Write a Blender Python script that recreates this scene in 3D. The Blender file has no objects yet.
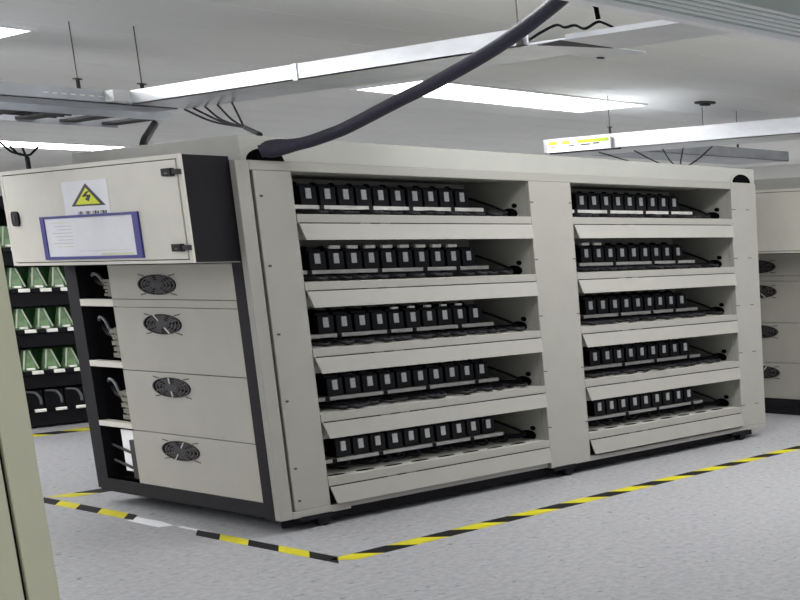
import bpy, bmesh, math, random
from mathutils import Vector, Matrix

random.seed(7)
S = bpy.context.scene
COL = S.collection

# ------------------------------------------------------------------ camera
cam_data = bpy.data.cameras.new('camera')
cam = bpy.data.objects.new('camera', cam_data)
COL.objects.link(cam)
RIGHT = Vector((0.54278604, -0.839663, -0.01869141))
DOWN = Vector((-0.18963729, -0.10084676, -0.97666147))
FWD = Vector((0.81818153, 0.5336628, -0.21396963))
M = Matrix.Identity(4)
for i in range(3):
    M[i][0] = RIGHT[i]
    M[i][1] = -DOWN[i]
    M[i][2] = -FWD[i]
    M[i][3] = (-3.567, -6.238, 1.394)[i]
cam.matrix_world = M
cam_data.sensor_width = 36.0
cam_data.lens = 1268.331 / 800 * 36
cam_data.shift_x = (400 - 917.352) / 800
cam_data.shift_y = (524.468 - 300) / 800
cam_data.clip_start = 0.05
S.camera = cam

# ------------------------------------------------------------------ light and exposure
w = bpy.data.worlds.new('world')
w.use_nodes = True
w.node_tree.nodes['Background'].inputs[0].default_value = (0.93, 0.95, 1.0, 1)
w.node_tree.nodes['Background'].inputs[1].default_value = 0.85
S.world = w
S.view_settings.view_transform = 'Standard'
S.view_settings.look = 'None'
S.view_settings.gamma = 1.0
S.view_settings.exposure = 0.0
S.view_settings.use_curve_mapping = False
LAMP_STRENGTH = 10.0


# ------------------------------------------------------------------ materials
def lin(c):
    c = c / 255.0
    return c / 12.92 if c <= 0.04045 else ((c + 0.055) / 1.055) ** 2.4


def material(name, rgb, rough=0.5, metal=0.0, vary=0.05, scale=6.0, bump=0.0, bump_scale=80.0, emit=0.0, stretch=(1, 1, 1), spec=0.5):
    m = bpy.data.materials.new(name)
    m.use_nodes = True
    nt = m.node_tree
    b = nt.nodes['Principled BSDF']
    b.inputs['Roughness'].default_value = rough
    b.inputs['Metallic'].default_value = metal
    b.inputs['Specular IOR Level'].default_value = spec
    col = tuple(lin(c) for c in rgb)
    tc = nt.nodes.new('ShaderNodeTexCoord')
    mp = nt.nodes.new('ShaderNodeMapping')
    mp.inputs['Scale'].default_value = stretch
    nt.links.new(tc.outputs['Object'], mp.inputs['Vector'])
    n = nt.nodes.new('ShaderNodeTexNoise')
    n.inputs['Scale'].default_value = scale
    n.inputs['Detail'].default_value = 4
    nt.links.new(mp.outputs['Vector'], n.inputs['Vector'])
    r = nt.nodes.new('ShaderNodeValToRGB')
    r.color_ramp.elements[0].position = 0.3
    r.color_ramp.elements[1].position = 0.7
    r.color_ramp.elements[0].color = tuple(max(0, c * (1 - vary)) for c in col) + (1,)
    r.color_ramp.elements[1].color = tuple(min(1, c * (1 + vary)) for c in col) + (1,)
    nt.links.new(n.outputs['Fac'], r.inputs['Fac'])
    nt.links.new(r.outputs['Color'], b.inputs['Base Color'])
    if bump:
        n2 = nt.nodes.new('ShaderNodeTexNoise')
        n2.inputs['Scale'].default_value = bump_scale
        nt.links.new(mp.outputs['Vector'], n2.inputs['Vector'])
        bp = nt.nodes.new('ShaderNodeBump')
        bp.inputs['Strength'].default_value = bump
        bp.inputs['Distance'].default_value = 0.004
        nt.links.new(n2.outputs['Fac'], bp.inputs['Height'])
        nt.links.new(bp.outputs['Normal'], b.inputs['Normal'])
    if emit:
        b.inputs['Emission Color'].default_value = col + (1,)
        b.inputs['Emission Strength'].default_value = emit
    return m


M_WHITE = material('powder_coat_white', (150, 148, 141), 0.5, vary=0.03, bump=0.08, bump_scale=140)
M_DOOR = material('door_paint', (210, 207, 196), 0.5, vary=0.03, bump=0.06, bump_scale=160)
M_PANEL = material('fan_panel_paint', (166, 163, 153), 0.55, vary=0.03, bump=0.06, bump_scale=160)
M_COVER = material('cover_paint', (168, 168, 161), 0.55, vary=0.03)
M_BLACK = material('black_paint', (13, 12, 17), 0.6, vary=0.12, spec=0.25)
M_HOLE = material('dark_opening', (9, 9, 11), 0.9, vary=0.1, spec=0.05)
M_SEAM = material('dark_grey_fittings', (52, 50, 48), 0.8, vary=0.1)  # plain dark grey of brackets, hinge leaves and hanger nuts
M_INNER = material('inner_grey_paint', (158, 158, 150), 0.6, vary=0.06)
M_TRAYTOP = material('shelf_grey_paint', (182, 181, 174), 0.6, vary=0.05)
M_CLAMP = material('clamp_black_plastic', (16, 16, 23), 0.5, vary=0.2, scale=30, spec=0.3)
M_FACE = material('clamp_metal_face', (246, 245, 250), 0.35, 0.0, vary=0.18, scale=60)
M_STEEL = material('rail_steel', (232, 230, 224), 0.4, 0.0, vary=0.12, scale=18)
M_CABLE = material('black_cable', (22, 22, 26), 0.55, vary=0.2, spec=0.3)
M_FAN = material('fan_black_plastic', (46, 44, 47), 0.6, vary=0.25, scale=30)
M_FANR = material('fan_ring_metal', (78, 75, 75), 0.5, 0.2, vary=0.2, scale=30)
M_YELLOW = material('tape_yellow', (206, 196, 14), 0.5, vary=0.08, scale=12)
M_TAPEBLACK = material('tape_black', (15, 14, 17), 0.6, vary=0.15, scale=12, spec=0.2)
M_PAPER = material('white_paper', (228, 228, 232), 0.7, vary=0.04)
M_BLUE = material('blue_plastic', (44, 40, 128), 0.4, vary=0.08)
M_SIGNY = material('sign_yellow', (214, 222, 22), 0.5, vary=0.05)
M_INK = material('printed_ink', (60, 58, 60), 0.6, vary=0.1)
M_INKPALE = material('printed_ink_pale', (188, 188, 190), 0.7, vary=0.1)
M_INKLIME = material('printed_ink_lime', (205, 212, 170), 0.7, vary=0.1)
M_GALV = material('galvanised_steel', (232, 234, 238), 0.33, 0.8, vary=0.06, scale=5, stretch=(1, 1, 4))
M_GALVDULL = material('dull_galvanised_steel', (190, 193, 199), 0.45, 0.45, vary=0.12, scale=6)
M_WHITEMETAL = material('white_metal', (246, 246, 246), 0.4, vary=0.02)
M_LAMP = material('lamp_diffuser', (255, 255, 255), 0.4, vary=0.0, emit=LAMP_STRENGTH)
M_HOSE = material('braided_hose', (36, 34, 52), 0.6, vary=0.25, scale=90, bump=0.5, bump_scale=160)
M_CEIL = material('ceiling_panel_paint', (248, 248, 244), 0.6, vary=0.03, scale=0.6)
M_JOINT = material('ceiling_joint_strip', (250, 250, 248), 0.5, vary=0.03)
M_WALL = material('wall_paint', (228, 228, 224), 0.7, vary=0.03, scale=1.0)
M_BEIGE = material('beige_cabinet_paint', (216, 215, 186), 0.5, vary=0.03, bump=0.06, bump_scale=160)
M_GREEN = material('green_sleeve', (28, 78, 32), 0.35, vary=0.3, scale=12)
M_PALEGREEN = material('pale_green_cover', (128, 158, 118), 0.25, vary=0.35, scale=14)
M_STRAP = material('pale_strap', (178, 190, 168), 0.4, vary=0.1)
M_POLISHED = material('polished_steel', (250, 250, 250), 0.15, 1.0, vary=0.02)
M_CHROME = material('bright_clip', (252, 250, 242), 0.3, 0.0, vary=0.05)
M_GREY = material('grey_plastic_and_highlight', (98, 100, 104), 0.4, vary=0.15)  # grey plastic; also paints the highlights on the black hooks
M_TERMINAL = material('beige_terminal_block', (112, 110, 94), 0.5, vary=0.15, scale=40)
M_LIME = material('lime_sticker', (176, 205, 40), 0.5, vary=0.05)
M_VENTGREY = material('outlet_grey_green', (160, 172, 165), 0.5, vary=0.04, scale=2)


def floor_material():
    m = bpy.data.materials.new('speckled_vinyl_floor')
    m.use_nodes = True
    nt = m.node_tree
    b = nt.nodes['Principled BSDF']
    b.inputs['Roughness'].default_value = 0.42
    tc = nt.nodes.new('ShaderNodeTexCoord')
    n1 = nt.nodes.new('ShaderNodeTexNoise')
    n1.inputs['Scale'].default_value = 26
    n1.inputs['Detail'].default_value = 6
    n1.inputs['Roughness'].default_value = 0.7
    nt.links.new(tc.outputs['Object'], n1.inputs['Vector'])
    r1 = nt.nodes.new('ShaderNodeValToRGB')
    r1.color_ramp.elements[0].position = 0.32
    r1.color_ramp.elements[0].color = (lin(143), lin(143), lin(147), 1)
    r1.color_ramp.elements[1].position = 0.62
    r1.color_ramp.elements[1].color = (lin(176), lin(176), lin(179), 1)
    nt.links.new(n1.outputs['Fac'], r1.inputs['Fac'])
    n2 = nt.nodes.new('ShaderNodeTexNoise')
    n2.inputs['Scale'].default_value = 16
    n2.inputs['Detail'].default_value = 5
    n2.inputs['Roughness'].default_value = 0.65
    nt.links.new(tc.outputs['Object'], n2.inputs['Vector'])
    r2 = nt.nodes.new('ShaderNodeValToRGB')
    r2.color_ramp.elements[0].position = 0.325
    r2.color_ramp.elements[0].color = (0.22, 0.22, 0.23, 1)
    r2.color_ramp.elements[1].position = 0.385
    r2.color_ramp.elements[1].color = (1, 1, 1, 1)
    nt.links.new(n2.outputs['Fac'], r2.inputs['Fac'])
    mx = nt.nodes.new('ShaderNodeMixRGB')
    mx.blend_type = 'MULTIPLY'
    mx.inputs['Fac'].default_value = 0.85
    nt.links.new(r1.outputs['Color'], mx.inputs['Color1'])
    nt.links.new(r2.outputs['Color'], mx.inputs['Color2'])
    nt.links.new(mx.outputs['Color'], b.inputs['Base Color'])
    return m


M_FLOOR = floor_material()


# ------------------------------------------------------------------ helpers
class MB:
    """collects shapes and links them as ONE mesh object"""

    def __init__(self):
        self.v, self.f, self.mi = [], [], []

    def face(self, pts, mi=0):
        i = len(self.v)
        self.v += [tuple(p) for p in pts]
        self.f.append(tuple(range(i, i + len(pts))))
        self.mi.append(mi)

    def hexa(self, p, mi=0):          # 8 points: bottom ring then top ring
        i = len(self.v)
        self.v += [tuple(q) for q in p]
        for q in ((3, 2, 1, 0), (4, 5, 6, 7), (0, 1, 5, 4), (1, 2, 6, 5), (2, 3, 7, 6), (3, 0, 4, 7)):
            self.f.append(tuple(i + k for k in q))
            self.mi.append(mi)
        return self

    def box(self, x0, y0, z0, x1, y1, z1, mi=0):
        return self.hexa([(x0, y0, z0), (x1, y0, z0), (x1, y1, z0), (x0, y1, z0),
                          (x0, y0, z1), (x1, y0, z1), (x1, y1, z1), (x0, y1, z1)], mi)

    def prism(self, ring_a, ring_b, mi=0):
        n = len(ring_a)
        i = len(self.v)
        self.v += [tuple(q) for q in ring_a] + [tuple(q) for q in ring_b]
        self.f.append(tuple(i + k for k in reversed(range(n))))
        self.f.append(tuple(i + n + k for k in range(n)))
        self.mi += [mi, mi]
        for k in range(n):
            self.f.append((i + k, i + (k + 1) % n, i + n + (k + 1) % n, i + n + k))
            self.mi.append(mi)
        return self

    def disc(self, c, axis, ra, rb, d, n=24, mi=0):
        """elliptical disc; axis 0: in the Y-Z plane, 1: in the X-Z plane, 2: in the X-Y plane; d = thickness towards - axis"""
        def ring(o):
            out = []
            for k in range(n):
                a = 2 * math.pi * k / n
                u, v = ra * math.cos(a), rb * math.sin(a)
                if axis == 0:
                    out.append((c[0] - o, c[1] - u, c[2] + v))
                elif axis == 1:
                    out.append((c[0] + u, c[1] - o, c[2] + v))
                else:
                    out.append((c[0] + u, c[1] + v, c[2] + o))
            return out
        return self.prism(ring(0), ring(d), mi)

    def annulus(self, c, axis, ra, rb, t, d, n=24, mi=0):
        """elliptical ring of width t (as a share of the radius) and depth d"""
        i = len(self.v)
        for k in range(n):
            a = 2 * math.pi * k / n
            for s, o in ((1, 0), (1, d), (1 - t, d), (1 - t, 0)):
                u, v = ra * s * math.cos(a), rb * s * math.sin(a)
                if axis == 0:
                    self.v.append((c[0] - o, c[1] - u, c[2] + v))
                elif axis == 1:
                    self.v.append((c[0] + u, c[1] - o, c[2] + v))
                else:
                    self.v.append((c[0] + u, c[1] + v, c[2] + o))
        for k in range(n):
            k2 = (k + 1) % n
            for j in range(4):
                j2 = (j + 1) % 4
                self.f.append((i + 4 * k + j, i + 4 * k2 + j, i + 4 * k2 + j2, i + 4 * k + j2))
                self.mi.append(mi)
        return self

    def tube(self, pts, r, n=8, smooth=1, mi=0):
        pts = [Vector(p) for p in pts]
        if smooth > 1 and len(pts) > 2:
            q = [pts[0] * 2 - pts[1]] + pts + [pts[-1] * 2 - pts[-2]]
            out = []
            for k in range(1, len(q) - 2):
                a, b, c, d = q[k - 1], q[k], q[k + 1], q[k + 2]
                for s in range(smooth):
                    t = s / smooth
                    out.append(0.5 * ((2 * b) + (c - a) * t + (2 * a - 5 * b + 4 * c - d) * t * t + (3 * b - a - 3 * c + d) * t ** 3))
            out.append(pts[-1])
            pts = out
        i = len(self.v)
        m = len(pts)
        up = Vector((0.13, 0.21, 0.97))
        for k in range(m):
            t = (pts[min(k + 1, m - 1)] - pts[max(k - 1, 0)]).normalized()
            e = t.cross(up)
            if e.length < 1e-3:
                e = t.cross(Vector((1, 0, 0)))
            e.normalize()
            g = e.cross(t)
            rr = r[min(k * len(r) // m, len(r) - 1)] if isinstance(r, (list, tuple)) else r
            for j in range(n):
                a = 2 * math.pi * j / n
                self.v.append(tuple(pts[k] + e * (math.cos(a) * rr) + g * (math.sin(a) * rr)))
        for k in range(m - 1):
            for j in range(n):
                j2 = (j + 1) % n
                self.f.append((i + k * n + j, i + k * n + j2, i + (k + 1) * n + j2, i + (k + 1) * n + j))
                self.mi.append(mi)
        self.f.append(tuple(i + j for j in reversed(range(n))))
        self.f.append(tuple(i + (m - 1) * n + j for j in range(n)))
        self.mi += [mi, mi]
        return self

    def build(self, name, mats, parent=None, bevel=0.0, smooth=False, origin=None):
        me = bpy.data.meshes.new(name)
        o = Vector(origin) if origin else Vector((0, 0, 0))
        me.from_pydata([tuple(Vector(p) - o) for p in self.v], [], self.f)
        mats = mats if isinstance(mats, (list, tuple)) else [mats]
        for m in mats:
            me.materials.append(m)
        me.polygons.foreach_set('material_index', self.mi)
        if smooth:
            me.polygons.foreach_set('use_smooth', [True] * len(me.polygons))
        bm = bmesh.new()
        bm.from_mesh(me)
        bmesh.ops.recalc_face_normals(bm, faces=bm.faces)
        bm.to_mesh(me)
        bm.free()
        me.update()
        ob = bpy.data.objects.new(name, me)
        COL.objects.link(ob)
        ob.location = o
        if parent:
            ob.parent = parent
        if bevel:
            md = ob.modifiers.new('bevel', 'BEVEL')
            md.width = bevel
            md.segments = 2
            md.limit_method = 'ANGLE'
        return ob


def tag(o, label=None, cat=None, group=None, kind=None):
    if label:
        o['label'] = label
    if cat:
        o['category'] = cat
    if group:
        o['group'] = group
    if kind:
        o['kind'] = kind
    return o


def thing(name, label, cat, loc=(0, 0, 0), group=None):
    o = bpy.data.objects.new(name, None)
    o.empty_display_size = 0.1
    COL.objects.link(o)
    o.location = loc
    return tag(o, label, cat, group)


def dup(o, loc=None, parent=None):
    c = o.copy()
    COL.objects.link(c)
    if parent:
        c.parent = parent
    for ch in list(o.children):
        dup(ch, None, c)
    if loc is not None:
        c.location = loc
    return c


ORD = ['first', 'second', 'third', 'fourth', 'fifth', 'sixth', 'seventh', 'eighth', 'ninth', 'tenth', 'eleventh']

# ------------------------------------------------------------------ the room
CEIL = 2.75
tag(MB().box(-6.5, -8.5, -0.1, 13.5, 16, 0).build('floor', M_FLOOR), 'pale grey speckled floor with small dark scuffs', kind='structure')
ceiling = tag(MB().box(-6.5, -8.5, CEIL, 13.5, 16, CEIL + 0.1).build('ceiling', M_CEIL), 'grey white panelled ceiling', kind='structure')
for k in range(-9, 22):
    y = 0.885 + 0.69 * k
    MB().box(-6.5, y - 0.012, CEIL - 0.0012, 13.5, y + 0.012, CEIL).build('joint_strip', M_JOINT, ceiling)
tag(MB().box(13.5, -8.5, 0, 13.6, 16, CEIL).build('wall_right', M_WALL), kind='structure')
tag(MB().box(-6.5, 16, 0, 13.6, 16.1, CEIL).build('wall_back', M_WALL), kind='structure')


def lamp(x0, y0, x1, y1, label):
    t = thing('ceiling_lamp', label, 'lamp', ((x0 + x1) / 2, (y0 + y1) / 2, CEIL), 'ceiling lamps')
    cx, cy = t.location[0], t.location[1]
    hx, hy = (x1 - x0) / 2, (y1 - y0) / 2
    MB().box(-hx, -hy, -0.012, hx, hy, -0.004).build('diffuser', M_LAMP, t)
    f = MB()
    f.box(-hx - 0.03, -hy - 0.03, -0.016, -hx, hy + 0.03, 0).box(hx, -hy - 0.03, -0.016, hx + 0.03, hy + 0.03, 0)
    f.box(-hx, -hy - 0.03, -0.016, hx, -hy, 0).box(-hx, hy, -0.016, hx, hy + 0.03, 0)
    f.build('frame', M_WHITEMETAL, t)


lamp(3.12, 2.66, 5.52, 3.54, 'long bright ceiling lamp above the middle of the near rack, beside the dark hose')
lamp(-2.6, 2.45, 0.27, 3.1, 'bright ceiling lamp cut off at the upper left edge of the photo')
lamp(1.6, 10.3, 5.2, 11.1, 'far bright ceiling lamp low over the rack at the left edge')
for (lx, ly, where) in ((6.9, 10.3, 'over the far back row, beyond the near rack'), (8.6, 2.66, 'above the second rack, hidden past the right edge'),
                        (8.6, 6.5, 'over the back row past the right edge'), (-5.6, 2.45, 'furthest left over the aisle beside the rack end'),
                        (-2.3, 4.5, 'added over the aisle just behind the left rack end'), (-5.6, 6.5, 'added furthest back on the left side'), (-2.4, 6.3, 'added over the left end of the black shelf rack'),  # unseen lamps added to brighten floor and ceiling at the left
                        (0.2, -1.9, 'added over the aisle in front of the left bay, behind the air outlet'), (3.3, -2.4, 'added over the aisle in front of the right bay'),  # unseen lamps added to light the upper rack front
                        (6.6, -2.4, 'added over the aisle in front of the second rack'), (-5.6, -2.2, 'added over the aisle at the beige cabinet')):  # unseen lamps added along the front row for more light
    lamp(lx, ly, lx + 2.8, ly + 0.9, 'ceiling lamp ' + where)


# ------------------------------------------------------------------ the racks
SILL = [1.613 - 0.341 * k for k in range(5)]
TOP = [1.823, 1.486, 1.145, 0.800, 0.450]
BAYS = [(0.287, 1.79), (2.12, 3.625)]
SHELF_WORD = ['top', 'second', 'third', 'fourth', 'bottom']


def build_rack(label, loc, detail):
    R = thing('battery_test_rack', label, 'rack', loc)
    B = lambda mb, n, m, p=R, **k: mb.build(n, m, p, **k)
    # front frame
    B(MB().box(0, 0, 0.07, 0.069, 0.05, 1.87), 'corner_post', M_WHITE, bevel=0.004)
    B(MB().box(0.067, 0.030, 0.107, 0.088, 0.05, 1.836), 'post_seam', M_HOLE)
    B(MB().box(0.069, 0, 0.07, 0.40, 0.05, 0.107), 'post_foot', M_WHITE, bevel=0.003)
    lp = B(MB().box(0.086, 0.003, 0.107, 0.287, 0.05, 1.823), 'front_post', M_WHITE, bevel=0.004)
    for zs in (1.70, 1.36, 1.02, 0.68, 0.33, 0.16):
        MB().disc((0.115, 0.003, zs), 1, 0.009, 0.006, 0.003, 10).build('screw', M_INK, lp)
    mp = B(MB().box(1.79, 0, 0.07, 2.12, 0.05, 1.823), 'front_post', M_WHITE, bevel=0.004)
    for zs in (1.70, 1.36, 1.02, 0.68, 0.33):
        for xs in (1.803, 2.107):
            MB().box(xs - 0.012, -0.002, zs - 0.003, xs + 0.012, 0.001, zs + 0.003).build('slot', M_INK, mp)
    rp = B(MB().box(3.625, 0, 0.10, 3.90, 0.05, 1.87), 'front_post', M_WHITE, bevel=0.004)
    for zs in (1.68, 1.335, 0.995, 0.65, 0.26):
        for xs in (3.645, 3.80):
            MB().box(xs - 0.02, -0.002, zs - 0.0025, xs + 0.02, 0.001, zs + 0.0025).build('slot', M_INK, rp)
    B(MB().box(0.069, 0, 1.823, 3.625, 0.05, 1.87), 'top_rail', M_WHITE, bevel=0.004)
    B(MB().box(0.40, 0, 0.082, 1.76, 0.05, 0.107), 'bottom_rail', M_WHITE, bevel=0.003)
    B(MB().box(2.12, 0, 0.07, 3.90, 0.05, 0.10), 'bottom_rail', M_WHITE, bevel=0.003)
    # body behind the frame
    B(MB().box(0.01, 0.05, 0.075, 3.89, 1.88, 0.155), 'base_plate', M_BLACK)
    B(MB().box(0.06, 0.095, 0.012, 3.84, 0.105, 0.075), 'under_shade_strip', M_BLACK)  # black strip standing in for the shade under the open rack front
    B(MB().box(0.02, 0.60, 0.155, 3.88, 0.62, 1.842), 'back_panel', M_INNER)
    B(MB().box(0.02, 0.05, 1.842, 3.89, 1.74, 1.87), 'roof_panel', M_INNER)
    B(MB().box(3.87, 0.05, 0.155, 3.89, 1.88, 1.842), 'end_panel', M_WHITE)
    B(MB().box(0.06, 1.765, 0.155, 3.87, 1.785, 1.842), 'rear_panel', M_BLACK)
    for bi, (x0, x1) in enumerate(BAYS):
        B(MB().box(x0 - 0.02, 0.05, 0.155, x0, 0.60, 1.842), 'bay_side', M_INNER)
        side = B(MB().box(x1, 0.05, 0.155, x1 + 0.02, 0.60, 1.842), 'bay_side', M_INNER)
        for k, z in enumerate(SILL):
            # shelf
            sh = B(MB().box(x0, 0.012, z - 0.042, x1, 0.60, z), 'shelf', M_WHITE if not detail else [M_TRAYTOP])
            B(MB().box(x0, 0.0, z - 0.041, x1, 0.012, z + 0.002), 'shelf_lip', M_WHITE, bevel=0.002)
            # outward tilted flap below the lip with its two cheeks
            zt, zb = z - 0.045, z - 0.128
            if k == 4:
                zb = 0.112
            fl = MB().hexa([(x0 + 0.026, -0.022, zb), (x1 - 0.006, -0.022, zb), (x1 - 0.006, -0.014, zb), (x0 + 0.026, -0.014, zb),
                            (x0 + 0.006, -0.004, zt), (x1 - 0.004, -0.004, zt), (x1 - 0.004, 0.006, zt), (x0 + 0.006, 0.006, zt)])
            flap = fl.build('flap', M_WHITE, R)
            MB().box(x0 + 0.02, -0.004, zt, x1 - 0.02, 0.012, zt + 0.004).build('flap_seam', M_HOLE, R)
            for xl in (x0 + 0.38, x0 + 0.50):
                MB().box(xl - 0.03, -0.004, z - 0.047, xl + 0.03, 0.0, z - 0.040).build('hinge_knuckle', M_WHITE, R)
            MB().box(x0, 0.06, TOP[k] + 0.002, x1, 0.60, z - 0.042 + 0.341 if k else 1.842).build('shelf_underside', M_INNER, R)
            if not detail:
                continue
            # holes in the right cheek of the bay
            MB().disc((x1, 0.19, z + 0.024), 0, 0.072, 0.032, 0.003, 20).build('grommet', M_HOLE, side)
            MB().disc((x1, 0.142, z + 0.070), 0, 0.024, 0.014, 0.003, 14).build('hole', M_HOLE, side)
            # rail with its black clips
            rail = MB().box(x0 + 0.004, 0.255, z + 0.038, x1 - 0.14, 0.40, z + 0.058).build('rail', M_STEEL, R)
            rr = random.Random(10 * bi + k)
            for c in range(4):
                xc = x0 + 0.25 + c * 0.31 + rr.uniform(-0.08, 0.08)
                MB().box(xc - 0.012, 0.25, z + 0.034, xc + 0.012, 0.256, z + 0.0585).build('rail_clip', M_CLAMP, rail)
            for xb in (x0 + 0.12, x0 + 0.62, x1 - 0.2):
                MB().box(xb - 0.012, 0.262, z, xb + 0.012, 0.272, z + 0.038).build('rail_bracket', M_SEAM, rail)
            MB().box(x0 + 0.004, 0.485, z + 0.03, x1 - 0.22, 0.505, z + 0.175).build('dark_backdrop', M_CLAMP, R)  # added black backdrop, fills the gaps behind the clamps with dark
            # cables lying behind and under the rail
            lo = MB()
            for c in range(9):
                xc = x0 + 0.06 + c * 0.14 + rr.uniform(-0.03, 0.03)
                h = rr.uniform(0.012, 0.024)
                lo.tube([(xc, 0.47, z + 0.028), (xc + 0.03, 0.45, z + 0.02), (xc + 0.05, 0.44, z + 0.02), (xc + 0.03, 0.42, z + h),
                         (xc - 0.02, 0.31, z + h), (xc + 0.12, 0.30 + rr.uniform(-0.02, 0.04), z + h), (xc + 0.26, 0.36, z + h)], 0.009, 6, 4)
            for c in range(11 if k == 4 else 20):
                xc = x0 + 0.08 + c * (0.115 if k == 4 else 0.064) + rr.uniform(-0.04, 0.04)
                ya = rr.uniform(0.18, 0.24) if k == 4 else rr.uniform(0.035, 0.13)
                lo.tube([(xc, 0.36, z + 0.014), (xc + 0.03, ya + 0.03, z + 0.022), (xc + 0.07, ya, z + 0.014), (xc + 0.12, ya + 0.04, z + 0.020), (xc + 0.15, 0.35, z + 0.012)], rr.choice((0.009, 0.012)), 6, 4)
            lo.tube([(x0 + 0.02, 0.31, z + 0.016), (x0 + 0.5, 0.33, z + 0.014), (x0 + 1.0, 0.30, z + 0.016), (x1 - 0.15, 0.31, z + 0.02), (x1 - 0.01, 0.2, z + 0.024)], 0.013, 6, 5)
            lo.tube([(x1 - 0.22, 0.50, z + 0.14), (x1 - 0.12, 0.46, z + 0.13), (x1 - 0.05, 0.32, z + 0.08), (x1 - 0.005, 0.2, z + 0.03)], 0.008, 6, 5)
            tag(lo.build('wiring_loom', M_CABLE, R, smooth=True), kind='stuff')
            if k == 4:
                n = 8
                for c in range(n):
                    xs = x0 + 0.10 + c * (x1 - x0 - 0.1) / n
                    MB().disc((xs, 0.085, z), 2, 0.058, 0.022, 0.0015, 14).build('slot', M_HOLE, sh)
    # casters
    for (cx, cy) in ((0.2, 0.10), (1.9, 0.10), (3.6, 0.10), (0.2, 1.75), (3.6, 1.75)):
        c = MB().box(cx - 0.09, cy - 0.10, 0.050, cx + 0.09, cy + 0.06, 0.075).build('caster', M_BLACK, R)
        MB().disc((cx + 0.05, cy - 0.02, 0.0305), 1, 0.034, 0.030, 0.06, 18).build('wheel', M_BLACK, c)
    # left end: black column, fan panels, open wiring bay, black rear post
    B(MB().box(0, 0.05, 0.07, 0.06, 0.142, 1.87), 'end_column', M_BLACK)
    B(MB().box(0, 1.757, 0.09, 0.06, 1.887, 1.87), 'end_column', M_BLACK)
    B(MB().box(0, 0.142, 0.08, 0.05, 1.757, 0.155), 'end_sill', M_BLACK)
    B(MB().box(0.0, 0.142, 1.376, 0.05, 1.757, 1.87), 'upper_end_panel', M_BLACK)
    pz = [(1.195, 1.384), (0.806, 1.150), (0.466, 0.802), (0.157, 0.462)]
    B(MB().box(-0.001, 1.385, 1.153, 0.05, 1.757, 1.192), 'end_ledge', M_DOOR)
    B(MB().box(-0.001, 0.142, 1.153, 0.05, 1.385, 1.192), 'end_strip', M_PANEL)
    B(MB().box(-0.001, 1.385, 0.812, 0.05, 1.757, 0.845), 'end_ledge', M_DOOR)
    B(MB().box(-0.001, 1.385, 0.468, 0.05, 1.757, 0.498), 'end_ledge', M_DOOR)
    fz = [1.272, 1.064, 0.725, 0.378]
    for (za, zb), zf in zip(pz, fz):
        p = B(MB().box(0, 0.142, za, 0.05, 1.39, zb), 'fan_panel', M_PANEL, bevel=0.002)
        yc = 0.885
        MB().disc((0.0, yc, zf), 0, 0.19, 0.054, 0.002, 32).build('fan_opening', M_HOLE, p)
        rot = MB()
        turn = zf * 7
        for q in range(7):
            a, b2 = turn + q * 2 * math.pi / 7, turn + q * 2 * math.pi / 7 + 0.62
            pts = []
            for rad, an in ((0.34, a), (0.92, a + 0.12), (0.92, b2 + 0.12), (0.34, b2)):
                pts.append((rad * 0.185 * math.cos(an), rad * 0.053 * math.sin(an)))
            rot.prism([(-0.003, yc - u, zf + v) for u, v in pts], [(-0.005, yc - u, zf + v) for u, v in pts])
        rot.disc((-0.002, yc, zf), 0, 0.065, 0.019, 0.006, 20)
        rot.build('fan_rotor', M_FAN, p)
        g = MB()
        for s in (0.99, 0.80, 0.62, 0.44):
            g.annulus((-0.006, yc, zf), 0, 0.19 * s, 0.054 * s, 0.045 / s, 0.004, 32)
        for an in (0.5, 0.5 + math.pi / 2, 0.5 + math.pi, 0.5 + 1.5 * math.pi):
            u, v = math.cos(an), math.sin(an)
            pa = Vector((-0.006, yc - 0.06 * u, zf + 0.017 * v))
            pb = Vector((-0.006, yc - 0.19 * u, zf + 0.054 * v))
            g.tube([pa, pb], 0.0028, 6)
        g.build('fan_guard', M_FANR, p)
        if zf < 1.2:
            for an in (0.9 + zf, 0.9 + zf + math.pi):
                u, v = math.cos(an), math.sin(an)
                MB().tube([(-0.009, yc - 0.07 * u, zf + 0.02 * v), (-0.009, yc - 0.182 * u, zf + 0.052 * v)], 0.0035, 6).build('fan_strut', M_STEEL, p)
        for sy, sz in ((1, 1), (1, -1), (-1, 1), (-1, -1)):
            y0, z0 = yc + sy * 0.155, zf + sz * 0.050
            MB().hexa([(-0.001, y0 - 0.03, z0 - 0.003 - sy * sz * 0.004), (-0.001, y0 + 0.03, z0 - 0.003 + sy * sz * 0.004),
                       (0.001, y0 + 0.03, z0 - 0.003 + sy * sz * 0.004), (0.001, y0 - 0.03, z0 - 0.003 - sy * sz * 0.004),
                       (-0.001, y0 - 0.03, z0 + 0.003 - sy * sz * 0.004), (-0.001, y0 + 0.03, z0 + 0.003 + sy * sz * 0.004),
                       (0.001, y0 + 0.03, z0 + 0.003 + sy * sz * 0.004), (0.001, y0 - 0.03, z0 + 0.003 - sy * sz * 0.004)]).build('screw_slot', M_INK, p)
    if not detail:
        B(MB().box(0, 0.05, 0.02, 3.89, 1.88, 0.075), 'plinth', M_BLACK)
    # inside of the open bay
    B(MB().box(0.28, 1.39, 0.155, 0.30, 1.757, 1.376), 'bay_back_plate', M_BLACK)
    B(MB().box(0.05, 1.365, 0.155, 0.28, 1.385, 1.376), 'bay_divider', M_BLACK)
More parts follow.
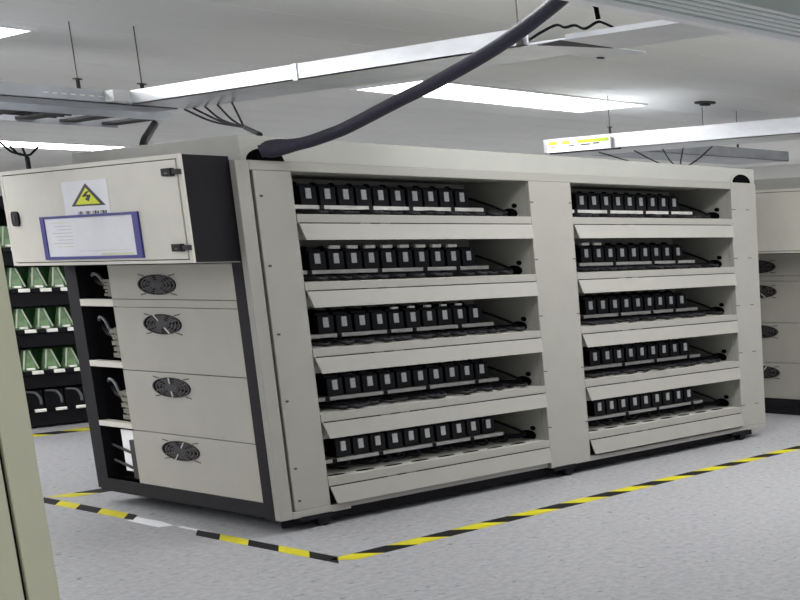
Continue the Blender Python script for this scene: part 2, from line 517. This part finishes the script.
    for z0, z1 in ((1.20, 1.36), (0.86, 1.14), (0.51, 0.79), (0.18, 0.44)):
        h = z1 - z0
        if z0 > 0.4:
            tb = MB()
            n = 5
            for q in range(n):
                zq = z0 + 0.01 + q * h * 0.6 / n
                tb.box(0.004 + 0.006 * (q % 2), 1.394, zq, 0.05, 1.475, zq + h * 0.6 / n * 0.72)
            tb.box(0.02, 1.394, z0 + 0.005, 0.06, 1.468, z0 + h * 0.62)
            tb.build('terminal_block', M_TERMINAL, R)
            MB().tube([(0.05, 1.68, z0 + h * 0.76), (0.03, 1.62, z0 + h * 0.82), (0.03, 1.57, z0 + h * 0.76), (0.03, 1.525, z0 + h * 0.55), (0.05, 1.515, z0 + h * 0.3)],
                      0.009, 8, 5).build('cable_loop', M_GREY, R, smooth=True)
            MB().tube([(0.1, 1.74, z0 + h * 0.6), (0.08, 1.66, z0 + h * 0.5), (0.08, 1.58, z0 + h * 0.42), (0.1, 1.50, z0 + h * 0.2)], 0.016, 8, 5).build('cable_loop', M_CABLE, R, smooth=True)
            if z0 > 1:
                MB().disc((0.045, 1.425, z0 + h * 0.37), 0, 0.032, 0.010, 0.01, 14).build('indicator', M_WHITEMETAL, R)
        else:
            B(MB().box(0.03, 1.445, z0 + 0.03, 0.04, 1.585, z1 + 0.01), 'label_plate', M_WHITEMETAL)
            for zq in (0.235, 0.325):
                MB().tube([(0.03, 1.70, zq + 0.03), (0.018, 1.55, zq + 0.012), (0.018, 1.41, zq - 0.012)], 0.008, 6, 4).build('cable_loop', M_CABLE, R, smooth=True)
            B(MB().box(0.004, 1.392, 0.18, 0.03, 1.45, 0.40), 'terminal_block', M_SEAM)
    # control box on the end
    box = B(MB().box(-0.225, 0.05, 1.386, -0.001, 1.917, 1.886), 'control_box', M_BLACK)
    MB().box(-0.226, 0.06, 1.3815, -0.001, 1.912, 1.3865).build('box_underside', M_DOOR, box)
    rim = MB()
    rim.box(-0.237, 0.046, 1.383, -0.225, 0.075, 1.888).box(-0.237, 1.89, 1.383, -0.225, 1.92, 1.888)
    rim.box(-0.237, 0.075, 1.383, -0.225, 1.89, 1.397).box(-0.237, 0.075, 1.868, -0.225, 1.89, 1.888)
    rim.build('box_rim', M_DOOR, R)
    door = B(MB().box(-0.240, 0.085, 1.401, -0.224, 1.882, 1.863), 'box_door', M_DOOR, bevel=0.003)
    lt = MB()
    ring_a, ring_b = [], []
    for k in range(20):
        a = 2 * math.pi * k / 20
        u, v = math.cos(a), math.sin(a)
        yy = 1.787 - 0.040 * math.copysign(abs(u) ** 0.5, u)
        zz = 1.634 + 0.040 * math.copysign(abs(v) ** 0.6, v)
        ring_a.append((-0.240, yy, zz))
        ring_b.append((-0.252, yy, zz))
    lt.prism(ring_a, ring_b)
    lt.build('latch', M_BLACK, door)
    MB().box(-0.2545, 1.775, 1.618, -0.2515, 1.799, 1.652).build('latch_lever', M_SEAM, door)
    for zh in (1.806, 1.455):
        h = MB().box(-0.262, 0.10, zh - 0.018, -0.239, 0.185, zh + 0.018).build('hinge', M_BLACK, door, bevel=0.003)
        MB().box(-0.256, 0.046, zh - 0.012, -0.236, 0.10, zh + 0.012).build('hinge_leaf', M_SEAM, door)
        MB().box(-0.2635, 0.125, zh - 0.010, -0.2615, 0.150, zh - 0.002).build('hinge_screw', M_FANR, door)
    # top cover
    B(MB().prism([(0.06, 0.05, 1.872), (3.95, 0.05, 1.872), (3.95, 1.725, 1.872), (0.06, 1.725, 1.872)],
                 [(0.06, 0.05, 1.992), (3.95, 0.05, 1.975), (3.95, 1.725, 1.975), (0.06, 1.725, 1.992)]), 'top_cover', M_COVER, bevel=0.004)
    for hx in (0.185, 3.80):
        B(MB().annulus((hx, 0.05, 1.872), 1, 0.125, 0.076, 0.2, 0.004, 28), 'cable_port_ring', M_COVER)
        B(MB().disc((hx, 0.05, 1.872), 1, 0.100, 0.061, 0.003, 28), 'cable_port', M_HOLE)
    return R, door


rack, door1 = build_rack('large white ten-compartment battery test rack standing nearest in the middle of the room', (0, 0, 0), True)
rack2, door2 = build_rack('white rack partly hidden behind the right end of the near rack', (4.95, 0, -0.02), False)

# warning sign and document holder on the near rack's door (parts: they swing with it)
xd = -0.240
sg = MB().box(xd - 0.0012, 0.752, 1.632, xd, 1.225, 1.805).build('warning_sticker', M_PAPER, door1)
tri = [(1.148, 1.679), (0.792, 1.677), (0.972, 1.790)]
tin = [(1.098, 1.687), (0.846, 1.6855), (0.972, 1.768)]
MB().prism([(xd - 0.0012, a, b) for a, b in tri], [(xd - 0.002, a, b) for a, b in tri]).build('triangle_border', M_INK, sg)
MB().prism([(xd - 0.002, a, b) for a, b in tin], [(xd - 0.0028, a, b) for a, b in tin]).build('triangle_field', M_SIGNY, sg)
bolt = MB()
bolt.prism([(xd - 0.0028, a, b) for a, b in ((0.975, 1.748), (0.935, 1.752), (0.985, 1.727), (1.02, 1.725))],
           [(xd - 0.0036, a, b) for a, b in ((0.975, 1.748), (0.935, 1.752), (0.985, 1.727), (1.02, 1.725))])
bolt.prism([(xd - 0.0028, a, b) for a, b in ((1.01, 1.732), (0.93, 1.733), (0.93, 1.727), (1.01, 1.724))],
           [(xd - 0.0036, a, b) for a, b in ((1.01, 1.732), (0.93, 1.733), (0.93, 1.727), (1.01, 1.724))])
bolt.prism([(xd - 0.0028, a, b) for a, b in ((0.965, 1.727), (0.93, 1.728), (0.955, 1.700), (0.99, 1.709))],
           [(xd - 0.0036, a, b) for a, b in ((0.965, 1.727), (0.93, 1.728), (0.955, 1.700), (0.99, 1.709))])
bolt.build('lightning_bolt', M_INK, sg)
# the four small characters under the triangle, each a few strokes
txt = MB()
for i, yc in enumerate((1.06, 0.985, 0.905, 0.825)):
    hw = 0.027 if i < 2 else 0.033
    for zq in (1.6395, 1.6445, 1.6495):
        txt.box(xd - 0.002, yc - hw, zq - 0.0012, xd - 0.0012, yc + hw, zq + 0.0012)
    txt.box(xd - 0.002, yc - 0.006, 1.637, xd - 0.0012, yc + 0.006, 1.653)
    if i > 1:
        txt.box(xd - 0.002, yc - hw, 1.638, xd - 0.0012, yc - hw + 0.012, 1.651)
txt.build('caption_characters', M_INK, sg)

hd = MB()
ya, yb, za, zb = 0.482, 1.508, 1.411, 1.636
hd.box(xd - 0.010, ya, za, xd, ya + 0.058, zb).box(xd - 0.010, yb - 0.045, za, xd, yb, zb)
hd.box(xd - 0.010, ya + 0.058, za, xd, yb - 0.045, za + 0.016).box(xd - 0.010, ya + 0.058, zb - 0.013, xd, yb - 0.045, zb)
holder = hd.build('document_holder', M_BLUE, door1, bevel=0.002)
MB().box(xd - 0.004, ya + 0.05, za + 0.01, xd - 0.001, yb - 0.04, zb - 0.01).build('document_sheet', M_PAPER, holder)
ln = MB()
for k in range(8):
    zz = 1.600 - k * 0.0175
    ln.box(xd - 0.0046, 1.18, zz - 0.0016, xd - 0.004, 1.40 - 0.03 * (k % 3), zz + 0.0016, 1 if k in (0, 7) else 0)
ln.box(xd - 0.0046, 0.60, 1.618, xd - 0.004, 1.10, 1.620)
ln.box(xd - 0.0046, 0.60, 1.452, xd - 0.004, 1.12, 1.454)
ln.box(xd - 0.0046, 0.58, 1.430, xd - 0.004, 0.90, 1.440, 1)
ln.build('printed_lines', [M_INKPALE, M_INKLIME], holder)

# ------------------------------------------------------------------ cell clamps in the ten compartments
proto = thing('cell_clamp', 'x', 'clamp', (0, 0, 0), 'black cell clamps along the rails')
MB().box(-0.0475, 0.0, 0.0, 0.0475, 0.10, 0.100).build('body', M_CLAMP, proto, bevel=0.004)
MB().box(-0.019, -0.006, 0.034, 0.013, 0.0, 0.088).build('contact_face', M_FACE, proto, bevel=0.002)
MB().box(-0.043, 0.03, 0.098, 0.043, 0.09, 0.112).build('top_lever', M_CLAMP, proto, bevel=0.003)
MB().box(-0.049, 0.03, 0.0, 0.049, 0.07, 0.060).build('foot_block', M_CLAMP, proto)
MB().tube([(0.0, 0.10, 0.10), (0.01, 0.13, 0.118), (0.015, 0.17, 0.116), (0.02, 0.20, 0.085)], 0.009, 6, 4).build('lead', M_CABLE, proto, smooth=True)
first = True
for bi, (x0, n) in enumerate(((0.540, 10), (2.456, 9))):
    for k, z in enumerate(SILL):
        rr = random.Random(100 + 10 * bi + k)
        for i in range(n):
            o = proto if first else dup(proto)
            first = False
            o.location = (x0 + 0.007 * k + (0.1088 + 0.0003 * k) * i + rr.uniform(-0.002, 0.002), 0.276, z + 0.0585)
            o.rotation_euler = (0, 0, rr.uniform(-0.03, 0.03))
            o['label'] = 'black cell clamp with silver face, %s from left on %s shelf of %s bay' % (ORD[i], SHELF_WORD[k], ('left', 'right')[bi])
            o['group'] = 'cell clamps on the %s shelf of the %s bay' % (SHELF_WORD[k], ('left', 'right')[bi])
            if k == 1 and ((bi == 0 and 1 <= i <= 8) or (bi == 1 and 0 <= i <= 1)):
                MB().box(-0.034, -0.004, 0.112, 0.028, 0.02, 0.130).build('bright_tip', M_CHROME, o, bevel=0.002)
            if k == 2 and bi == 0 and 4 <= i <= 8:
                MB().box(-0.022, -0.004, 0.112, 0.016, 0.02, 0.124).build('bright_tip', M_CHROME, o, bevel=0.002)

# ------------------------------------------------------------------ floor tape
def tape(name, label, edge_a, edge_b, blocks, shift, length_dir):
    """a flat strip of alternating blocks; edge_a / edge_b: functions from distance to a floor point on either edge"""
    m = MB()
    for (s0, s1, mi) in blocks:
        a0, a1 = edge_a(s0), edge_a(s1)
        b0, b1 = edge_b(s0 + shift), edge_b(s1 + shift)
        m.prism([(a0[0], a0[1], 0.0), (a1[0], a1[1], 0.0), (b1[0], b1[1], 0.0), (b0[0], b0[1], 0.0)],
                [(a0[0], a0[1], 0.0015), (a1[0], a1[1], 0.0015), (b1[0], b1[1], 0.0015), (b0[0], b0[1], 0.0015)], mi)
    o = m.build(name, [M_YELLOW, M_TAPEBLACK])
    return tag(o, label, 'tape')


blk = [(-0.22, -0.075, 0)]
s = -0.075
for k in range(22):
    blk.append((s, s + 0.19, 1))
    blk.append((s + 0.19, s + 0.384, 0))
    s += 0.384
tape('floor_tape', 'long yellow and black floor tape running in front of the near rack',
     lambda s: (s, -0.705 + 0.043 * s), lambda s: (s, -0.832 + 0.050 * s), blk, 0.09, 0)
blk, y = [], -0.705
mi = 1
for y0, y1, mi in ((-0.705, -0.472, 1), (-0.472, -0.213, 0), (-0.213, 0.055, 1), (0.055, 0.318, 0), (0.318, 0.54, 1)):
    blk.append((y0, y1, mi))
tape('floor_tape', 'yellow and black tape piece beside the rack end, near corner', lambda s: (-0.148, s), lambda s: (-0.224, s), blk, -0.125, 1)
blk = [(1.26, 1.36, 1), (1.36, 1.66, 0), (1.66, 1.915, 1), (1.915, 2.16, 0), (2.16, 2.37, 1)]
tape('floor_tape', 'yellow and black tape piece beside the rack end, past the white residue', lambda s: (-0.100, s), lambda s: (-0.185, s), blk, -0.125, 1)
blk = []
s = -0.09
for k in range(11):
    blk.append((s, s + 0.14, 0))
    blk.append((s + 0.14, s + 0.38, 1))
    s += 0.38
tape('floor_tape', 'yellow and black tape disappearing behind the near rack at its far left corner', lambda s: (s, 2.37), lambda s: (s, 2.22), blk, 0.09, 0)
blk = []
s = 0.6
for k in range(7):
    blk.append((s, s + 0.2, 0))
    blk.append((s + 0.2, s + 0.42, 1))
    s += 0.42
tape('floor_tape', 'thin far strip of yellow tape in front of the black shelf rack', lambda s: (s, 5.72), lambda s: (s, 5.52), blk, 0.09, 0)
rs = MB()
rs.prism([(-0.130, 1.20, 0), (-0.205, 1.16, 0), (-0.215, 0.80, 0), (-0.150, 0.78, 0), (-0.125, 0.95, 0)],
         [(-0.130, 1.20, 0.001), (-0.205, 1.16, 0.001), (-0.215, 0.80, 0.001), (-0.150, 0.78, 0.001), (-0.125, 0.95, 0.001)])
rs.prism([(-0.135, 0.72, 0), (-0.160, 0.72, 0), (-0.160, 0.42, 0), (-0.142, 0.42, 0)],
         [(-0.135, 0.72, 0.001), (-0.160, 0.72, 0.001), (-0.160, 0.42, 0.001), (-0.142, 0.42, 0.001)])
tag(rs.build('tape_residue', M_PAPER), 'white torn tape residue on the floor between two striped tape pieces', 'tape')

# ------------------------------------------------------------------ black shelf rack in the row behind
br = thing('shelf_rack', 'black shelf rack in the back row holding green cell holders', 'rack', (0, 6.1, 0))
BX0, BX1 = -0.4, 2.75
CLIPZ = [1.515, 1.173, 0.830, 0.480, 0.152]
MB().box(BX0, 0.55, 0.03, BX1, 0.58, 1.95).build('back_panel', M_BLACK, br)
for xx in (BX0 - 0.06, BX1):
    MB().box(xx, -0.02, 0.0, xx + 0.06, 0.58, 1.95).build('post', M_BLACK, br)
MB().box(BX0, -0.02, 1.86, BX1, 0.58, 1.95).build('top_panel', M_BLACK, br)
for i, z in enumerate(CLIPZ):
    MB().box(BX0, -0.01, max(z - 0.135, 0.0), BX1, 0.55, z - 0.02).build('shelf', M_BLACK, br)
hold = thing('cell_holder', 'x', 'cell holder', (0, 0, 0), 'cell holders on the black shelf rack')
MB().box(-0.080, 0.13, 0.0, 0.080, 0.15, 0.195).build('backing', M_GREEN, hold)
MB().prism([(-0.058, 0.0, 0.012), (0.048, 0.0, 0.012), (0.048, 0.11, 0.012), (-0.058, 0.11, 0.012)],
           [(-0.022, 0.03, 0.190), (0.008, 0.03, 0.190), (0.008, 0.09, 0.190), (-0.022, 0.09, 0.190)]).build('cover', M_PALEGREEN, hold, bevel=0.004)
MB().tube([(0.010, 0.02, 0.185), (0.052, -0.008, 0.03)], 0.007, 6).build('strap', M_STRAP, hold)
MB().tube([(-0.024, 0.02, 0.185), (-0.062, -0.008, 0.03)], 0.007, 6).build('strap', M_STRAP, hold)
MB().box(-0.07, -0.03, -0.018, 0.07, 0.09, 0.012).build('foot', M_CLAMP, hold)
MB().box(-0.016, -0.055, -0.016, 0.068, -0.03, 0.014).build('clip', M_CHROME, hold, bevel=0.005)
MB().box(-0.042, -0.042, 0.020, 0.012, -0.0, 0.038).build('clip', M_CHROME, hold, bevel=0.004)
hook = thing('cable_hook', 'x', 'hook', (0, 0, 0), 'grey-highlighted black hooks on the lowest shelf of the black rack')
MB().box(-0.076, 0.06, -0.018, 0.076, 0.16, 0.17).build('body', M_CLAMP, hook, bevel=0.006)
MB().box(-0.030, 0.04, 0.20, -0.008, 0.06, 0.29).build('strap', M_GREY, hook)
MB().tube([(-0.075, 0.03, 0.165), (-0.03, 0.02, 0.160), (0.005, 0.01, 0.145), (0.026, 0.0, 0.10), (0.028, 0.0, 0.05)], 0.011, 8, 5).build('arc_highlight', M_GREY, hook, smooth=True)  # grey tube paints the highlight along a black curved hook
MB().box(-0.046, -0.055, -0.012, 0.042, -0.03, 0.014).build('clip', M_CHROME, hook, bevel=0.006)
first, firsth = True, True
n_of = {}
PLACE = ['past the left edge of the photo', 'behind the beige cabinet edge', 'leftmost in view', 'middle one in view', 'rightmost in view', 'behind the near rack post']
for i, z in enumerate(CLIPZ):
    for j, x in enumerate((1.17, 1.335, 1.50, 1.667, 1.83, 1.995)):
        if i == 0 and j not in (1, 2):
            continue
        if i < 4:
            o = hold if first else dup(hold)
            first = False
            o['label'] = 'green cell holder, %s shelf of black rack, %s' % (SHELF_WORD[i], PLACE[j])
            if i == 0:
                o['label'] = 'green cell holder on top black shelf, ' + ('just left of the control door', 'behind the control door')[j - 1]
        else:
            o = hook if firsth else dup(hook)
            firsth = False
            o['label'] = 'grey-highlighted black hook with silver clip, lowest black shelf, ' + PLACE[j]
        o.location = (x - 0.03 + random.uniform(-0.003, 0.003), 6.1, z)

# ------------------------------------------------------------------ beige cabinet at the left edge
fc = thing('beige_cabinet', 'beige cabinet edge with a dark door gap, close at the left edge of the photo', 'cabinet', (-2.433, -3.421, 0))
MB().box(-0.056, 0.0, 0.02, 0.0, 0.5, 2.05).build('side_panel', M_BEIGE, fc, bevel=0.003)
MB().box(-0.064, 0.012, 0.02, -0.056, 0.5, 2.05).build('door_gap', M_BLACK, fc)
MB().box(-0.75, -0.002, 0.05, -0.064, 0.02, 2.03).build('door', M_BEIGE, fc, bevel=0.003)
MB().box(-0.80, 0.02, 0.02, -0.064, 0.5, 2.05).build('carcass', M_BEIGE, fc)
MB().box(-0.78, 0.02, 0.0, -0.02, 0.48, 0.02).build('plinth', M_BLACK, fc)

# ------------------------------------------------------------------ hose
hz = MB().tube([(0.270, -0.105, 1.946), (0.30, -0.19, 1.962), (0.335, -0.30, 1.990), (0.35, -0.42, 2.016),
                (0.35, -0.839, 2.109), (0.35, -1.142, 2.173), (0.35, -1.567, 2.283), (0.35, -1.961, 2.422), (0.34, -2.25, 2.56), (0.34, -2.45, 2.75)],
               0.029, 14, 8)
hose = thing('cable_hose', 'thick dark braided cable hose rising from the near rack top to the ceiling', 'hose', (0.16, 0.04, 1.915))
hz.build('sleeve', M_HOSE, hose, smooth=True).location = (-0.16, -0.04, -1.915)
MB().tube([(0.135, 0.0, 1.912), (0.165, -0.022, 1.922), (0.205, -0.05, 1.932), (0.24, -0.08, 1.939), (0.275, -0.115, 1.949)],
          [0.030, 0.036, 0.041, 0.042, 0.041, 0.039, 0.036, 0.033, 0.031, 0.030], 14, 5).build('collar', M_HOSE, hose, smooth=True).location = (-0.16, -0.04, -1.915)

# ------------------------------------------------------------------ cable trays under the ceiling
def tray_along_y(x0, x1, y0, y1, z0, z1, root, far_wall=True):
    MB().box(x0, y0, z0, x1, y1, z0 + 0.006).build('tray_bottom', M_GALV, root)
    MB().box(x0, y0, z0, x0 + 0.006, y1, z1).build('tray_side', M_GALV, root)
    MB().box(x1 - 0.006, y0, z0, x1, y1, z1).build('tray_side', M_GALV, root)


def tray_along_x(x0, x1, y0, y1, z0, z1, root):
    MB().box(x0, y0, z0, x1, y1, z0 + 0.006).build('tray_bottom', M_GALVDULL, root)
    MB().box(x0, y0, z0, x1, y0 + 0.006, z1).build('tray_side', M_GALVDULL, root)
    MB().box(x0, y1 - 0.006, z0, x1, y1, z1).build('tray_side', M_GALVDULL, root)


def rod(root, x, y, z, r=0.008):
    MB().tube([(x, y, z + 0.06), (x, y, CEIL)], r * 0.4, 8).build('hanger_rod', M_FANR, root)
    MB().tube([(x, y, z), (x, y, z + 0.07)], r * 1.3, 8).build('hanger_nut', M_SEAM, root)
    MB().box(x - 0.022, y - 0.012, z + 0.062, x + 0.022, y + 0.012, z + 0.068).build('hanger_plate', M_SEAM, root)


tA = thing('cable_tray', 'long galvanised cable tray crossing above the near rack behind the dark hose', 'cable tray', (0, 0, 0))
tray_along_y(0.51, 0.83, -1.56, 1.895, 2.30, 2.378, tA)
MB().box(0.51, -2.6, 2.30, 0.83, -1.56, 2.306).build('end_plate', M_GALV, tA)
MB().box(0.51, -2.6, 2.306, 0.516, -1.80, 2.322).build('end_lip', M_GALV, tA)
MB().box(0.505, 0.20, 2.298, 0.51, 0.24, 2.38).build('joint_plate', M_GALV, tA)
MB().box(0.83, -1.80, 2.30, 1.0, -1.50, 2.306).build('stub_bottom', M_GALV, tA)
MB().prism([(0.53, -1.60, 2.298), (0.50, -1.78, 2.298), (0.80, -1.79, 2.298), (0.60, -1.66, 2.298)],
           [(0.53, -1.60, 2.300), (0.50, -1.78, 2.300), (0.80, -1.79, 2.300), (0.60, -1.66, 2.300)]).build('drop_out', M_FAN, tA)
MB().disc((0.97, -1.53, 2.296), 2, 0.02, 0.02, 0.006, 10).build('bolt', M_SEAM, tA)
rod(tA, 0.50, -1.52, 2.30, 0.012)
rod(tA, 0.60, 1.93, 2.36)
tB = thing('cable_tray', 'galvanised cable tray with a row of slots at the upper left edge', 'cable tray', (0, 0, 0))
tray_along_x(-4.2, 0.83, 2.0, 2.3, 2.305, 2.378, tB)
for xs in (0.10, 0.147, 0.194, 0.243, 0.292, 0.342, 0.392):
    MB().box(xs - 0.014, 1.997, 2.338, xs + 0.014, 2.0, 2.346).build('slot', M_WHITEMETAL, tB)
MB().box(0.415, 1.90, 2.315, 0.512, 2.0, 2.376).build('corner_glint_plate', M_WHITEMETAL, tB)  # white plate paints a lamp's reflection on the tray metal
rod(tB, 0.298, 2.04, 2.37)
rod(tB, -1.6, 2.04, 2.37)
tC = thing('cable_ladder', 'dark cable ladder with rungs below the slotted tray at the left edge', 'cable ladder', (0, 0, 0))
MB().box(-3.0, 2.52, 2.285, 1.05, 2.54, 2.335).build('side_rail', M_GALVDULL, tC)
MB().box(-3.0, 3.20, 2.285, 1.05, 3.22, 2.335).build('side_rail', M_GALVDULL, tC)
for k in range(16):
    xs = -2.9 + k * 0.26
    MB().box(xs - 0.05, 2.54, 2.30, xs + 0.05, 3.20, 2.315).build('rung', M_FAN, tC)
cb = MB()
for k in range(6):
    cb.tube([(-3.0, 2.62 + 0.10 * k, 2.335), (-1.5, 2.64 + 0.10 * k, 2.33), (0.2, 2.60 + 0.10 * k, 2.335), (0.62, 2.58 + 0.1 * k, 2.33)], 0.022, 6, 4)
tag(cb.build('ladder_cables', M_CABLE, tC, smooth=True), kind='stuff')
rod(tC, -1.4, 2.53, 2.34)

tD = thing('cable_tray', 'bright galvanised cable tray high above the right half of the near rack', 'cable tray', (0, 0, 0))
tray_along_y(4.84, 5.30, -5.0, 3.3, 2.30, 2.425, tD)
rod(tD, 4.86, 2.45, 2.42)
rod(tD, 4.86, -0.6, 2.42)
ps = thing('socket_strip', 'white socket strip with lime yellow top and black marks on the tray end', 'socket strip', (4.83, 2.8, 2.30))
MB().box(-0.02, -0.40, 0.0, 0.008, 0.42, 0.10).build('body', M_WHITEMETAL, ps, bevel=0.003)
for y0, y1 in ((-0.38, 0.02), (0.12, 0.22), (0.28, 0.40)):
    MB().box(-0.022, y0, 0.066, -0.0195, y1, 0.096).build('lime_label', M_LIME, ps)
for y0, y1, zz in ((-0.26, -0.18, 0.055), (-0.14, -0.02, 0.05), (0.06, 0.14, 0.048), (0.30, 0.36, 0.05)):
    MB().box(-0.022, y0, zz - 0.006, -0.0195, y1, zz + 0.006).build('black_mark', M_INK, ps)
MB().box(-0.018, -0.50, -0.012, 0.006, 0.40, 0.0).build('lower_edge', M_BLACK, ps)

tE = thing('cable_tray', 'grey cable tray running right just above the near rack top', 'cable tray', (0, 0, 0))
tray_along_x(5.305, 7.4, 2.45, 3.2, 2.30, 2.40, tE)
rod(tE, 6.1, 2.46, 2.39)
rod(tE, 6.6, 2.46, 2.39)


def wires(name, label, starts, meet, end, r=0.006, root_loc=None):
    m = MB()
    for p in starts:
        p, q = Vector(p), Vector(meet)
        mid = (p + q) / 2 + Vector((random.uniform(-0.02, 0.02), 0, -0.02))
        m.tube([p, mid, q, (q + Vector(end)) / 2], r, 6, 4)
    m.tube([meet, ((Vector(meet) + Vector(end)) / 2), end], r * 1.9, 6, 4)
    return tag(m.build(name, M_CABLE, None, smooth=True, origin=end), label, 'cable')


wires('cable_bundle', 'black cables fanning from the long tray down to the near rack top by the hose',
      [(0.845, 1.95, 2.30), (0.845, 1.85, 2.30), (0.845, 1.72, 2.30), (0.845, 1.58, 2.30), (0.845, 1.42, 2.30)], (0.50, 0.73, 2.095), (0.22, 0.12, 2.004))
wires('cable_bundle', 'dark cables branching like a tree above the far left rack', [(1.754, 6.5, 2.387), (1.847, 6.5, 2.384), (1.973, 6.5, 2.391), (1.68, 6.5, 2.42)],
      (1.873, 6.5, 2.30), (1.873, 6.5, 1.97), 0.010)
wires('cable_bundle', 'thin cables fanning from the bright right tray to the near rack top',
      [(5.0, 2.75, 2.292), (5.1, 2.4, 2.292), (5.15, 2.1, 2.292), (5.2, 1.9, 2.292), (5.25, 1.6, 2.292)], (4.6, 1.4, 2.06), (3.9, 1.2, 1.99))
tag(MB().tube([(1.0, 2.62, 2.27), (0.74, 2.2, 2.17), (0.56, 1.92, 2.09), (0.44, 1.70, 2.016)], 0.022, 8, 5).build('cable', M_CABLE, None, smooth=True),
    'short thick black cable dropping behind the near rack top at left', 'cable')
tag(MB().tube([(0.58, -1.40, 2.325), (0.55, -1.52, 2.33), (0.55, -1.60, 2.353), (0.55, -1.706, 2.375), (0.55, -1.76, 2.36), (0.55, -1.824, 2.362), (0.55, -1.884, 2.342), (0.55, -1.96, 2.361),
               (0.55, -2.0, 2.353), (0.56, -2.06, 2.325)], 0.006, 6, 5).build('cable', M_HOLE, None, smooth=True), 'thin wavy cable lying over the long tray beside the hose', 'cable')

# ------------------------------------------------------------------ ventilation outlet and small ceiling fittings
vo = thing('air_outlet', 'grey slatted air outlet box hanging at the upper right corner of the photo', 'air outlet', (0, -2.72, 2.24))
MB().box(-0.9, -1.2, 0.02, 2.6, 0.0, 0.40).build('body', M_VENTGREY, vo)
MB().box(-0.9, -0.055, 0.0, 2.6, 0.0, 0.02).build('frame_edge', M_WHITEMETAL, vo)
for k in range(5):
    y0 = -0.12 - 0.06 * k
    MB().box(-0.8, y0 - 0.008, 0.012, 2.5, y0, 0.02).build('slat', M_WHITEMETAL, vo)
sp = thing('sprinkler', 'small dark round fitting in the ceiling at right of the long lamp', 'ceiling fitting', (5.8, 2.15, CEIL))
MB().disc((0, 0, -0.012), 2, 0.10, 0.10, 0.012, 20).build('plate', M_FAN, sp)
MB().disc((0, 0, -0.03), 2, 0.05, 0.05, 0.018, 16).build('nozzle', M_SEAM, sp)
hk = thing('ceiling_hook', 'tiny black hook hanging from the ceiling above the wavy cable', 'hook', (1.84, -0.62, CEIL))
MB().tube([(0, 0, 0), (0.004, 0, -0.03), (0.012, 0, -0.07)], 0.014, 8, 3).build('stem', M_HOLE, hk)
MB().disc((0, 0, -0.006), 2, 0.02, 0.02, 0.006, 12).build('plate', M_SEAM, hk)
